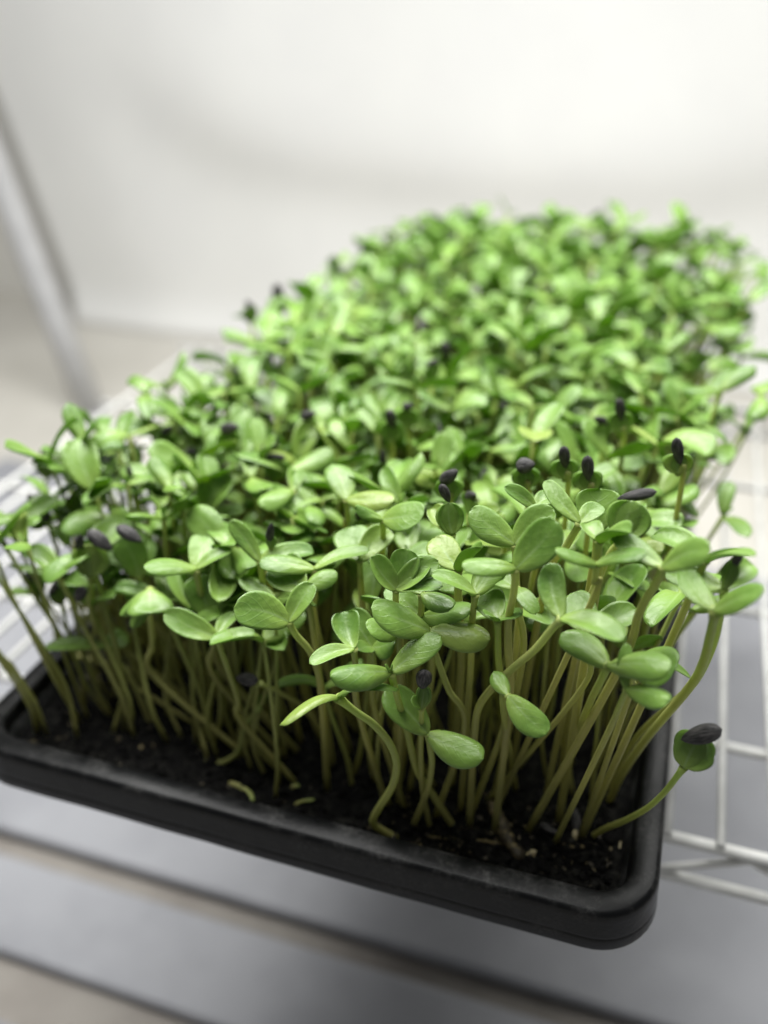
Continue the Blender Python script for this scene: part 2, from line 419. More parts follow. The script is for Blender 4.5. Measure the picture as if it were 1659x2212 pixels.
# ------------------------------------------------------------------ seedling parts
def leaf_mesh(P0, P1, n_hint, width, b=.3, cup=.15, nu=13, nv=8, thick=.055, twist=0., wav=.04, seed=0, up=V(0, 0, 1), pw=.13, tipsharp=2.6, bexp=.44):
    """fleshy seed leaf from node P0 to tip P1; returns closed solid"""
    P0, P1 = np.asarray(P0, float), np.asarray(P1, float)
    Lc = np.linalg.norm(P1-P0); d = (P1-P0)/Lc
    c1 = P0 + Lc*.38*nrm(d*(1-abs(b))+np.asarray(up)*b*1.3); c2 = P1 - Lc*.33*nrm(d*(1-abs(b)*.5)-np.asarray(up)*b*.8)
    n0 = np.asarray(n_hint, float); lat = .055*math.sin(seed*12.9898+P0[0]*7)
    us = np.linspace(0, 1, nu); us = us + .035*np.sin(us*2*math.pi)*-1
    gg = np.linspace(0, 1, 60); fmax = float(np.max(gg**bexp*np.sqrt(1-gg**tipsharp)))
    top, bot, uvt = [], [], []
    for iu, u in enumerate(us):
        k = 1-u
        c = P0*k**3 + 3*c1*k*k*u + 3*c2*k*u*u + P1*u**3
        t = nrm(3*k*k*(c1-P0)+6*k*u*(c2-c1)+3*u*u*(P1-c2))
        s = np.cross(t, n0)
        if np.linalg.norm(s) < .15: s = np.cross(t, n0+V(.3, -.4, .2))
        s = nrm(s); n = nrm(np.cross(s, t)); c = c + s*lat*math.sin(math.pi*min(1, u*1.1))*Lc
        if twist:
            a = twist*u; s, n = s*math.cos(a)+n*math.sin(a), n*math.cos(a)-s*math.sin(a)
        f = (u**bexp)*max(0, 1-u**tipsharp)**.5/fmax
        hw = width/2*max(f, pw*(1-u)**.5 if u < .35 else 0)
        hw = max(hw, .004)
        th = thick*(1.9*(1-u)**4+.85)*(.35+.65*min(1, (1-u)*6))
        for j in range(nv+1):
            v = -1+2*j/nv
            vv_ = math.copysign(abs(v)**.85, v)
            e = cup*1.25*hw*(v*v) - .05*width*math.exp(-(v/.16)**2)*min(1, u*4)*(1-u)
            e += wav*width*noise.noise(Vector((u*2.2+seed*7.1, v*1.1, seed*3.3)))*min(1, u*3)
            q = c + s*hw*vv_ + n*e
            edge = (1-abs(v)**4)
            top.append(q + n*th*.5*edge); bot.append(q - n*th*.5*edge - n*.004)
            uvt.append((u, j/nv))
    W_ = nv+1; nT = len(top)
    faces = []
    for i in range(nu-1):
        for j in range(nv):
            a = i*W_+j
            faces.append((a, a+W_, a+W_+1, a+1)); faces.append((nT+a, nT+a+1, nT+a+W_+1, nT+a+W_))
    for i in range(nu-1):
        a = i*W_; faces.append((a, nT+a, nT+a+W_, a+W_)); a = i*W_+nv; faces.append((a, a+W_, nT+a+W_, nT+a))
    for j in range(nv):
        faces.append((j, j+1, nT+j+1, nT+j)); a = (nu-1)*W_+j; faces.append((a, nT+a, nT+a+1, a+1))
    return top+bot, faces, uvt+uvt
def hull_mesh(c, axis, n_hint, length=1.15, width=.58, flat=.62, nu=12, ns=12, seed=0):
    ax = nrm(axis); s = nrm(np.cross(ax, n_hint)); n = np.cross(s, ax)
    v, uv = [], []
    for i in range(nu+1):
        u = i/nu
        r = (u**.5)*((1-u)**.72)*1.72
        for k in range(ns):
            th = 2*math.pi*k/ns
            rr = r*(1+.05*math.sin(3*th+seed)+.05*noise.noise(Vector((u*4, th, seed))))
            v.append(c + ax*length*(u-.5) + (s*math.cos(th) + n*math.sin(th)*flat)*width/2*max(rr, .015)); uv.append((u, k/ns))
    f = [(i*ns+k, i*ns+(k+1) % ns, (i+1)*ns+(k+1) % ns, (i+1)*ns+k) for i in range(nu) for k in range(ns)]
    f.append(list(range(ns))[::-1]); f.append([nu*ns+k for k in range(ns)])
    return v, f, uv
def stem_radii(n, r0):
    t = np.linspace(0, 1, n)
    r0 = r0*.84
    return r0*(1.12-.22*t) + r0*.75*np.clip((t-.93)/.07, 0, 1)**1.5*.6

class Sink:
    """where a seedling's parts go: its own parented objects, or one shared mesh"""
    def __init__(s, root=None, origin=None, pools=None): s.root, s.o, s.p = root, origin, pools
    def put(s, name, geo, parent=None):
        if s.p is not None: s.p[{'stem': 'stem', 'cotyledon': 'leaf', 'seed_hull': 'hull', 'true_leaf': 'leaf'}[name]].add(*geo); return None
        m = {'stem': 'stem', 'cotyledon': 'leaf', 'seed_hull': 'hull', 'true_leaf': 'leaf'}[name]
        return mesh_obj(name, geo[0], geo[1], M[m], parent or s.root, s.o, geo[2])

UP = V(0, 0, 1)
def tocam(P): return nrm(CAM-P)
VIEW = {'D': (0, 0, 1, 1), 'A': (0, 995.4, .36, .36), 'B': (464.5, 995.4, .36, .36), 'C': (995.4, 995.4, .40, .40), 'E': (730, 1460, .56, .56)}
def px(view, q):
    ox, oy, sx, sy = VIEW[view]; return ox+q[0]*sx, oy+q[1]*sy
NH = [0]; KP = []
def tip_point(P0, x, y, L, near):
    """point on the pixel's ray at distance L from the node, nearer or farther than it"""
    d = ray(x, y); w = CAM-P0
    a = d@d; b = 2*d@w; c = w@w-L*L; disc = b*b-4*a*c
    if disc <= 0: t = -b/(2*a)
    else: t = (-b+(-1 if near else 1)*math.sqrt(disc))/(2*a)
    return CAM+d*t
def hero(view, label, Yn, stem, leaves=(), hull=None, base=None, r=.135, group=None, closed=None, true_leaf=False):
    """stem: list of photo points from near the soil up to the node; base: (X,Y) on the soil when hidden"""
    NH[0] += 1; seed = NH[0]
    pts = [px(view, q) for q in stem]
    if base is None:
        B = at_z(*pts[0], ZSOIL); B[1] = max(B[1], 1.6); B[0] = min(B[0], -1.5); rest = pts[1:]
    else:
        B = V(base[0], max(base[1], 3.4), ZSOIL); rest = pts
    B[2] = soil_h(B[0], B[1])-.15
    P = [B]
    n = len(rest)
    # depth runs evenly along the picture length of the stem
    bx = to_px(B)[:2]; cum = [0]; prev = bx
    for q in rest: cum.append(cum[-1]+math.dist(prev, q)); prev = q
    for i, q in enumerate(rest):
        Y = B[1]+(Yn-B[1])*cum[i+1]/cum[-1]
        P.append(at_y(q[0], q[1], Y))
    path = catmull(P, 26); node = P[-1]
    KP.append(to_px(node))
    root = empty('sunflower_seedling', B)
    sk = Sink(root, B)
    sk.put('stem', tube(path, stem_radii(26, r), 10))
    sdir = nrm(path[-1]-path[-3])
    for i, lf in enumerate(leaves):
        (tx, ty, L, near, w, k) = lf[:6]; o = lf[6] if len(lf) > 6 else {}
        x, y = px(view, (tx, ty))
        T = tip_point(node, x, y, L, near < 0)
        nh = nrm((1-k)*UP + k*tocam(node) + V(*o.get('tilt', (0, 0, 0))))
        geo = leaf_mesh(node-sdir*.05, T, nh, w*.97, b=o.get('b', .22), cup=o.get('cup', .18), nu=18, nv=10, seed=seed+i*.37, twist=o.get('tw', 0.), wav=o.get('wav', .05), up=o.get('up', UP), thick=o.get('th', .06), tipsharp=o.get('ts', 2.6))
        sk.put('cotyledon', geo); KP.append(to_px(node*.4+T*.6))
    if true_leaf:
        for sgn in (-1, 1):
            T = node + sdir*.45 + CR*.12*sgn
            sk.put('true_leaf', leaf_mesh(node, T, nrm(CR*-sgn), .16, b=.1, cup=.2, nu=8, nv=4, seed=seed))
    if closed:
        # two seed leaves still pressed together under the hull
        tx, ty, w, k = closed; x, y = px(view, (tx, ty))
        T = tip_point(node, x, y, .1, False) if False else at_y(x, y, node[1]+k)
        ax = nrm(T-node); nc = nrm(tocam(node)+UP*.25); nc = nrm(nc-ax*(nc@ax))
        for sgn in (1, -1):
            off = nc*.05*sgn
            sk.put('cotyledon', leaf_mesh(node, T+off*.4, nc*sgn, w, b=.16, cup=-.34, nu=16, nv=10, seed=seed+sgn, up=nc*sgn, wav=.03, thick=.07, tipsharp=3, bexp=.36))
    for hull in ([] if not hull else hull if isinstance(hull, list) else [hull]):
        cx, cy, ax_px, ay_px, Lh, Wh = hull[:6]; c = px(view, (cx, cy)); e = px(view, (cx+ax_px, cy+ay_px))
        dY = hull[6] if len(hull) > 6 else 0
        KP.append((*c, to_px(node)[2])); C_ = at_y(*c, node[1]+dY); A_ = at_y(*e, node[1]+dY+(hull[7] if len(hull) > 7 else 0))
        sk.put('seed_hull', hull_mesh(C_, A_-C_, tocam(C_), Lh, Wh, seed=seed))
    tag(root, label, 'seedling', group or 'sunflower seedlings growing in the black tray')
    return root

# ------------------------------------------------------------------ front seedlings, one by one
hero('B', 'seedling with a big pale round leaf facing the viewer, front left of centre', 1.6, [(640, 1420), (610, 1240), (560, 1130), (490, 1050), (440, 965)],
     [(112, 885, 2.0, -1, 1.35, .75, dict(b=.10, cup=.10)), (592, 738, 1.5, 1, .85, .35, dict(cup=.35))], base=(-13.2, 3.4), r=.15)
hero('B', 'seedling with a smooth oval leaf left and a domed leaf right, front centre', 2.0, [(1500, 1600), (1400, 1370), (1320, 1150), (1285, 1020)],
     [(936, 880, 2.2, -1, 1.25, .45, dict(cup=-.18, b=.2)), (1655, 1070, 1.95, -1, 1.15, .45, dict(cup=-.38, b=.25))], base=(-8.6, 2.6))
hero('B', 'seedling with a domed drooping leaf and one leaf raised right, at the front centre', .6, [(1440, 2190), (1310, 2010), (1210, 1850), (1160, 1650), (1100, 1440), (1055, 1270)],
     [(690, 1300, 2.1, -1, 1.05, .40, dict(cup=-.45, b=.34)), (1355, 1050, 1.9, 1, .95, .45, dict(cup=-.05, b=.1))], r=.15, true_leaf=True)
hero('B', 'drooping seedling with an S-curved bright stem over the front rim', -.2, [(1100, 2245), (1000, 2215), (945, 2170), (985, 2080), (1060, 1960), (1090, 1830), (1050, 1700), (950, 1580), (850, 1510), (735, 1420)],
     [(388, 1588, 2.1, -1, .7, .0, dict(b=.46, cup=-.25, tilt=(.1, .75, 0))), (1103, 1368, 1.9, -1, .75, .0, dict(b=.66, cup=-.3, tilt=(0, .6, 0)))], r=.16)
hero('B', 'slim upright seedling capped by a grey seed hull, front centre', .9, [(1290, 2180), (1250, 2000), (1235, 1800), (1238, 1600), (1240, 1480)],
     [(1175, 1430, .55, -1, .45, .4, {})], hull=(1250, 1312, -8, 55, .85, .7, .0), closed=(1258, 1350, .5, .15), r=.115)
hero('B', 'low seedling with one big shiny striped leaf and one dark leaf behind, front centre', 1.0, [(1190, 2180), (1270, 1990), (1300, 1830), (1290, 1720), (1272, 1635)],
     [(1612, 1790, 2.05, -1, 1.15, .75, dict(cup=-.3, b=.1)), (1020, 1370, 1.9, 1, 1.2, .7, dict(cup=.1))], r=.13)
hero('B', 'crumpled seedling with four cupped pale leaves forming a rosette, centre', 2.2, [(1110, 1200), (1100, 1000), (1085, 860), (1085, 770)],
     [(932, 578, 1.35, -1, .8, .4, dict(cup=.5, b=.1)), (1160, 530, 1.25, 1, 1.0, .85, dict(cup=.35, b=-.1, ts=5)), (1288, 615, 1.2, 1, .8, .5, dict(cup=.6)), (1366, 752, 1.55, -1, .7, .1, dict(b=.1, cup=.2)), (1340, 600, 1.5, 1, .9, .7, dict(cup=.1))], base=(-10.6, 4.2))
hero('B', 'seedling with a round folded dark leaf beside a small one, left of centre', 3.0, [(600, 1100), (570, 900), (535, 770)],
     [(385, 600, 1.55, 1, 1.5, .8, dict(cup=.25, b=-.1, ts=5)), (735, 672, 1.25, -1, .75, .5, dict(cup=-.2, b=.2))], base=(-13.4, 4.6))
hero('B', 'seedling with two leaves spread flat in a long shallow wing, left of centre', 3.8, [(610, 1000), (600, 800), (595, 650)],
     [(262, 615, 1.9, -1, .9, .3, dict(cup=-.1, b=.3)), (930, 533, 1.9, 1, .7, .12, dict(cup=.2, b=.2))], base=(-13.0, 5.6))
hero('B', 'seedling with a long narrow leaf raised left and a lens-shaped leaf right', 4.0, [(330, 900), (290, 750), (268, 600)],
     [(92, 355, 1.8, 1, .7, .6, dict(cup=.1, b=.05)), (595, 548, 1.9, -1, .9, .2, dict(cup=.35, b=.3))], base=(-15.3, 5.6))
hero('B', 'thin seedling still wearing a narrow dark hull behind the folded leaf', 4.4, [(342, 800), (338, 650), (335, 520)],
     [], hull=(332, 435, 8, -62, .95, .42, 0), closed=(335, 450, .4, 0), base=(-14.6, 6.0), r=.1)
hero('B', 'seedling with one upright curled leaf and one low leaf pointing left, centre', 1.5, [(860, 1500), (850, 1300), (832, 1130)],
     [(775, 905, 1.45, 1, 1.0, .8, dict(cup=.55, b=-.15, ts=6)), (566, 1218, 1.6, -1, .65, .25, dict(cup=.25, b=.2))], base=(-10.6, 3.2))
hero('B', 'seedling with a boat-shaped leaf in front of a broad leaf, right of centre', 3.6, [(1475, 1300), (1470, 1000), (1460, 800), (1455, 655)],
     [(1310, 462, 1.5, 1, 1.1, .5, dict(cup=.1)), (1605, 518, 1.4, -1, .9, -.2, dict(cup=.55, b=.1))], base=(-8.4, 5.2), r=.17)
hero('B', 'seedling with a thin edge-on leaf and a bright raised one, right of centre', 2.6, [(1530, 1300), (1540, 1000), (1562, 800)],
     [(1297, 690, 1.55, -1, .8, 0, dict(cup=.2, b=.35)), (1725, 610, 1.5, 1, .9, .5, dict(cup=-.15))], base=(-7.7, 4.0))
hero('B', 'seedling with a long raised leaf and a bright leaf pointing right, behind centre', 7.0, [(800, 500), (795, 350), (790, 235)],
     [(700, 20, 1.9, 1, 1.15, .6, dict(cup=-.1)), (1075, 240, 2.0, -1, 1.0, .5, dict(cup=-.2, b=.2))], base=(-12.8, 9))
hero('B', 'seedling with a pale wrinkled leaf and a broad dark leaf, middle of the second row', 5.6, [(1010, 700), (1010, 500), (1008, 352)],
     [(842, 280, 1.25, -1, .6, .4, dict(cup=-.4, wav=.16)), (1255, 322, 1.75, -1, 1.25, .55, dict(cup=0))], base=(-11.3, 7))
hero('B', 'seedling with two upright round leaves side by side, middle of the second row', 4.6, [(880, 800), (872, 690), (868, 600)],
     [(800, 398, 1.6, 1, 1.4, .9, dict(cup=.1, b=0, ts=5)), (1040, 408, 1.7, 1, 1.0, .8, dict(cup=.3, b=0, ts=4))], base=(-12.2, 6.2))
hero('B', 'funnel-shaped seedling with folded leaves under a small hull, right of centre', 5.2, [(1440, 700), (1432, 560), (1425, 440)],
     [(1300, 285, 1.3, 1, .8, .5, dict(cup=.5))], hull=(1380, 195, 30, 60, .75, .45, .3), closed=(1400, 250, .9, .3), base=(-8.9, 7), r=.12)
hero('B', 'seedling with a flat dark leaf shaded by a smaller one, right of centre', 3.0, [(1300, 1300), (1260, 1050), (1240, 935)],
     [(1540, 895, 2.0, -1, 1.0, .35, dict(cup=-.1, b=.2)), (1030, 760, 1.6, 1, 1.0, .5, dict())], base=(-10, 4.4))
hero('B', 'seedling with a small leaf lying over the flat dark leaf, right of centre', 2.8, [(1230, 1100), (1235, 950), (1240, 800)],
     [(1430, 880, 1.3, -1, .8, .45, dict(cup=-.2)), (1100, 700, 1.2, 1, .7, .3, {})], base=(-10.5, 4.8))
hero('B', 'seedling with leaves hidden behind the pale oval leaf, centre', 2.6, [(1120, 1400), (1110, 1200), (1095, 1040)],
     [(910, 1005, 1.4, -1, .95, .5, dict(cup=-.1)), (1300, 1000, 1.2, 1, .8, .4, {})], base=(-10.2, 3.6))
hero('B', 'short seedling with dark shaded leaves under the curled leaf, centre', 2.6, [(960, 1500), (955, 1300), (945, 1120)],
     [(800, 900, 1.5, 1, 1.1, .7, {}), (1080, 1100, 1.1, -1, 1.0, .6, dict(cup=-.2)), (860, 1140, .9, -1, .7, .4, {})], base=(-9.9, 3.5))
# right-hand group
hero('C', 'seedling on a long arched pale stem with one upright leaf and one pointing right', 1.2, [(60, 1690), (72, 1500), (90, 1350), (150, 1250), (270, 1130), (400, 1020), (490, 910), (548, 852)],
     [(482, 550, 1.75, 1, .85, .75, dict(cup=.2, b=-.15, up=V(-.2, .4, .6))), (885, 968, 2.0, -1, .95, .1, dict(cup=.2, b=.3))], r=.15, base=(-7.2, 2.3))
hero('C', 'seedling with a large matte oval leaf raised right showing a pale midrib', 2.2, [(262, 1300), (255, 1000), (258, 850), (285, 720), (297, 580)],
     [(532, 335, 1.95, -1, 1.25, .7, dict(cup=.05, b=.1)), (5, 572, 1.75, -1, .8, .3, dict(cup=-.15, b=.3))], base=(-6.2, 3.4), r=.15)
hero('C', 'seedling with two smooth pale leaves open like a butterfly, right of centre', 3.6, [(310, 900), (300, 650), (292, 450)],
     [(45, 268, 1.75, -1, 1.05, .6, dict(cup=-.1)), (500, 255, 1.6, 1, 1.0, .6, dict(cup=.15))], base=(-6.4, 5.2))
hero('C', 'seedling with a shallow cupped leaf on a funnel neck, under the round leaf', 3.2, [(720, 760), (738, 520), (748, 430)],
     [(680, 338, .85, 1, .7, .1, dict(cup=.4)), (918, 383, 1.25, -1, .95, -.05, dict(cup=.5, b=.1))], base=(-3.9, 4.6), r=.17)
hero('C', 'seedling with two narrow dark leaves spread level like wings, right group', 2.4, [(690, 800), (722, 650), (732, 560)],
     [(510, 488, 1.5, -1, .65, .25, dict(cup=-.15, b=.25)), (1002, 505, 1.65, -1, .7, .25, dict(cup=-.1, b=.3))], base=(-6.4, 4.6), r=.12)
hero('C', 'seedling with a narrow leaf left and a broad pale-ribbed leaf, right group', 2.0, [(850, 1130), (960, 830), (1060, 650), (1096, 575)],
     [(820, 385, 1.9, 1, .75, .4, dict(cup=.1, b=.05)), (1352, 480, 1.8, -1, .95, .6, dict(cup=-.05, b=.15))], base=(-5.0, 3.8), r=.15)
hero('C', 'tall seedling curving out over the right rim with two pointed leaves', 1.6, [(800, 1830), (870, 1690), (1010, 1490), (1230, 1230), (1305, 1100), (1345, 950), (1375, 810)],
     [(1188, 578, 1.75, 1, .8, .3, dict(cup=.15, b=0)), (1640, 700, 1.75, -1, .85, .45, dict(cup=.0, b=.2, ts=1.8))], r=.17)
hero('C', 'seedling with a slim hull on its tip leaning beyond the right rim', 2.6, [(790, 1760), (830, 1680), (960, 1480), (1150, 1300), (1270, 1190), (1360, 1010), (1405, 830), (1420, 690)],
     [(1105, 600, 1.7, 1, .85, .4, dict(cup=.1, b=.1))], hull=(1490, 530, -28, 55, .85, .36, .2), closed=(1478, 545, .42, .2), r=.13)
hero('C', 'low seedling leaning out over the right rim, wearing a large black seed hull', 1.2, [(700, 2015), (780, 1985), (880, 1945), (1000, 1880), (1100, 1790), (1205, 1655)],
     [], hull=(1298, 1478, -85, 22, 1.3, .78, .1), closed=(1296, 1478, 1.25, .3), r=.125)
hero('C', 'seedling whose round leaf stands upright facing the viewer, upper right', 5.0, [(690, 700), (720, 560), (735, 380)],
     [(752, 148, 1.4, 1, 1.45, .95, dict(cup=.12, b=-.05, ts=6))], base=(-4.2, 6.4))
hero('C', 'seedling with closed leaves under a pointed black hull, upper right', 3.8, [(660, 880), (705, 720), (745, 640), (800, 510), (868, 425)],
     [], hull=(950, 187, -98, 18, 1.22, .46, .7), closed=(930, 215, 1.3, .5), base=(-4.6, 5.2), r=.135)
hero('C', 'seedling with a dark leaf left and a bright lens-shaped leaf right, lower right group', .9, [(540, 1720), (620, 1500), (700, 1300), (760, 1180), (798, 1108)],
     [(540, 932, 1.75, 1, .95, .55, dict(cup=-.15, b=.1)), (1135, 1115, 1.95, -1, .95, .6, dict(cup=-.2, b=.1))], r=.14)
hero('C', 'seedling with a big dark leaf shaded behind the lens-shaped one, lower right', 2.2, [(900, 1300), (925, 1200), (930, 1120)],
     [(1165, 1110, 1.7, -1, 1.4, .6, dict(cup=-.1)), (1240, 1165, 2.1, 1, .6, .1, dict(b=.4))], base=(-3.0, 4.4), r=.11)
hero('C', 'seedling with a folded pale greyish leaf hanging low, lower right', .5, [(780, 1500), (850, 1340), (895, 1235)],
     [(1125, 1305, 1.6, -1, .75, .55, dict(cup=-.35, b=.2, wav=.12)), (895, 985, 1.3, 1, .42, .6, dict(cup=.3))], base=(-3.9, 3.6), r=.11)
hero('C', 'seedling with a dull green leaf hanging straight down in the right gap', .9, [(300, 1750), (270, 1600), (235, 1400), (225, 1260), (258, 1275)],
     [(465, 1480, 1.5, -1, .95, .7, dict(cup=-.1, b=.1)), (178, 1135, 1.0, 1, .6, .5, dict(cup=-.3))], r=.12)
hero('C', 'seedling with leaves tucked behind the arched stem, right group', 2.4, [(640, 1250), (690, 1050), (705, 930)],
     [(590, 720, 1.5, 1, 1.2, .6, {}), (958, 808, 1.7, 1, 1.0, .3, dict(cup=.3)), ], base=(-6.9, 4.8), r=.11)
hero('C', 'seedling with a narrow leaf raised left on a thick forked neck, upper right', 4.6, [(450, 700), (560, 480), (645, 335)],
     [(450, 110, 1.8, 1, .65, .5, dict(cup=.1)), (760, 240, 1.0, 1, .7, .4, {})], base=(-6.2, 6.4), r=.15)
hero('C', 'seedling with a small pointed leaf toward the upper left of the right group', 6.0, [(420, 480), (410, 350), (400, 252)],
     [(235, 140, 1.3, -1, .6, .5, dict(ts=1.8)), (520, 190, 1.2, 1, .7, .4, {})], base=(-7.0, 7.4))
hero('C', 'seedling with a cupped leaf and a thin arched leaf at the right edge', 3.0, [(1120, 1000), (1260, 680), (1320, 540)],
     [(1040, 400, 1.9, 1, .9, .3, dict(cup=.4)), (1592, 512, 1.8, -1, .6, -.1, dict(b=.3, cup=.2))], base=(-3.0, 4.2), r=.14)
hero('C', 'seedling with an edge-on leaf under a round dark leaf, right of centre', 2.4, [(240, 1400), (205, 1100), (200, 860)],
     [(333, 832, .95, -1, .7, .0, dict(b=.2)), (130, 720, 1.1, 1, 1.1, .8, dict(ts=5)), (135, 830, .8, -1, .6, 0, {})], base=(-7.3, 3.8))
hero('C', 'seedling with a drooping thin leaf behind the matte oval leaf', 3.0, [(330, 1100), (310, 800), (300, 690)],
     [(405, 830, 1.2, -1, .6, .2, dict(b=.4)), (160, 620, 1.2, 1, .8, .4, {})], base=(-6.6, 5.0))
# left-hand group
hero('A', 'seedling capped by a split hull with a curl of grey skin, left group', 4.4, [(600, 1000), (560, 850), (540, 695)],
     [], hull=[(600, 478, 58, 46, 1.25, .8, .1), (478, 490, 8, -62, .95, .5, .05)], closed=(545, 500, 1.4, .3), base=(-20.4, 6.0))
hero('A', 'small seedling with a tilted dark hull below the split one, left group', 3.9, [(600, 1200), (570, 1000), (540, 880), (520, 800)],
     [], hull=(482, 800, -32, 62, 1.05, .66, -.1), closed=(488, 770, .4, 0), base=(-20.2, 5.2), r=.1)
hero('A', 'seedling with a dark hull over its left side at the left edge', 6.4, [(420, 1150), (320, 960), (230, 820)],
     [(60, 800, 1.7, -1, .8, .2, dict(b=.3))], hull=(185, 690, -28, 70, 1.3, .75, -.1), closed=(215, 680, .8, .2), base=(-22.5, 7.4))
hero('A', 'seedling with a long brown hull leaning left, upper left', 6.8, [(420, 800), (340, 520), (290, 380)],
     [(420, 510, 1.3, -1, .6, .3, {})], hull=(230, 280, -62, -75, 1.5, .7, -.1), closed=(240, 300, .6, .1), base=(-22.6, 8.4))
hero('A', 'seedling with a hull stuck between two big leaves, left of centre', 5.0, [(850, 900), (845, 800), (832, 690)],
     [(735, 470, 1.7, -1, 1.35, .8, dict(cup=.05, ts=4)), (900, 480, 1.5, 1, 1.0, .6, {})], hull=(775, 440, 55, 32, 1.2, .72, -.3), base=(-18.6, 6.6))
hero('A', 'seedling with a heart-shaped pale leaf facing the viewer, left front', 3.4, [(930, 1300), (915, 1100), (900, 900), (900, 770)],
     [(905, 920, 1.35, -1, 1.75, .55, dict(ts=6, b=.1, cup=-.12)), (720, 930, 1.3, -1, .6, .4, dict(cup=-.7, b=.3)), (790, 1005, 1.3, -1, .7, .4, dict(cup=-.7, b=.3))], base=(-17.2, 4.2))
hero('A', 'seedling with a creased oval leaf pointing left, low on the left front', 2.2, [(1445, 1560), (1430, 1450), (1395, 1330), (1340, 1180), (1298, 1055)],
     [(980, 920, 1.95, -1, 1.0, .6, dict(cup=.25, b=.1)), (1420, 915, 1.25, 1, .6, .3, dict(cup=.3)), (1532, 1035, 1.45, -1, .6, .35, dict(cup=.2, b=.1))], base=(-14.6, 3.2), r=.13)
hero('A', 'tall seedling on a thick pale neck with a torn leaf pointing left', 3.6, [(1330, 1250), (1290, 1010), (1220, 850), (1175, 650)],
     [(862, 645, 2.0, -1, 1.0, .2, dict(cup=-.2, b=.3)), (1215, 448, 1.6, 1, 1.0, .6, {}), (1390, 535, 1.4, 1, .6, .2, dict(cup=.3))], base=(-15.2, 5.0), r=.17)
hero('A', 'seedling with a long dark level leaf in the gap at the left edge', 4.4, [(900, 1560), (780, 1300), (640, 1112)],
     [(268, 1122, 2.3, -1, .95, .02, dict(b=.1)), (760, 1040, 1.0, 1, 1.0, .5, {})], r=.15)
hero('A', 'seedling with a round dark leaf in the shade, left of centre', 3.4, [(1290, 1300), (1280, 1100), (1262, 955)],
     [(1175, 690, 1.7, 1, 1.35, .85, dict(ts=5)), (1455, 830, 1.4, -1, .9, .5, {}), (1330, 700, 1.5, 1, 1.1, .6, {})], base=(-15.6, 4.6))
hero('A', 'seedling with a large pale domed leaf, upper part of the left group', 7.6, [(560, 800), (600, 520), (655, 340)],
     [(370, 425, 2.1, -1, 1.2, .5, dict(cup=-.3, b=.3)), (815, 380, 1.3, -1, 1.0, .7, {})], base=(-20.6, 9))
hero('A', 'seedling lying low whose tip holds a black hull in the dark gap, left of centre', 2.6, [(1990, 1720), (1840, 1500), (1730, 1420), (1640, 1370), (1560, 1335)],
     [], hull=(1480, 1308, -72, -12, .98, .66, 0), r=.12)
hero('A', 'bare curled sprout hooking up beside the stems at the left front', 3.6, [(1130, 1770), (1200, 1800), (1330, 1810), (1430, 1740), (1470, 1600), (1560, 1480)],
     [(1600, 1400, .8, 1, .4, .4, {})], r=.13)
# low hulled seedlings farther back, recognisable as dark tips in the blur
def hull_spot(x, y, Y, label, tilt=(0, -1), Lh=1.0, Wh=.5):
    hero('D', label, Y, [(x+5, y+90), (x, y+48)], [], hull=(x, y, tilt[0]*14, -tilt[1]*14, Lh*.92, Wh*1.3, -.05), closed=(x, y+4, 1.05, .1), base=None or (at_y(x, y+48, Y)[0]*.97, Y+.6), r=.12)
hull_spot(495, 925, 12.5, 'seedling with a wide grey hull on top, left middle of the tray', (1, .2), 1.15, .6)
hull_spot(665, 897, 14, 'seedling with a dark hull facing up, middle of the tray left of centre', (1, .3))
hull_spot(845, 905, 13.5, 'seedling with an upright hull beside the dark green leaf, middle of the tray', (.2, -1))
hull_spot(880, 878, 15, 'seedling with a small hull just above the dark green leaf', (1, .3), .6, .4)
hull_spot(962, 760, 22, 'blurred seedling with an upright dark hull, centre of the tray', (.1, -1), 1.25, .55)
hull_spot(600, 635, 30, 'blurred seedling with a hull standing out on the left skyline', (.1, -1), 1.5, .7)
hull_spot(1340, 885, 15, 'blurred seedling with a brownish upright hull, right middle of the tray', (.1, -1), 1.1, .45)
hull_spot(1465, 975, 10, 'blurred seedling with a tall thin hull, right side of the tray', (.15, -1), 1.2, .42)
hull_spot(1220, 988, 9, 'seedling with a narrow dark hull, left one of a pair right of centre', (.1, -1), 1.0, .42)
hull_spot(1270, 1012, 8.4, 'seedling with a narrow dark hull, right one of a pair right of centre', (.05, -1), 1.1, .45)
hull_spot(1135, 1006, 8.6, 'seedling with a squat round hull right of centre', (1, .2), .8, .6)
hull_spot(970, 1030, 7.6, 'seedling with a hull tipped aside above a yellow bud, centre', (.8, .6), 1.0, .5)
hull_spot(100, 985, 12, 'blurred seedling with a black hull against the pale gap, far left', (.4, -1), .9, .5)
hull_spot(360, 930, 12.5, 'blurred seedling with a tilted hull, left part of the tray', (.7, .6), 1.0, .45)
n_hero = NH[0]

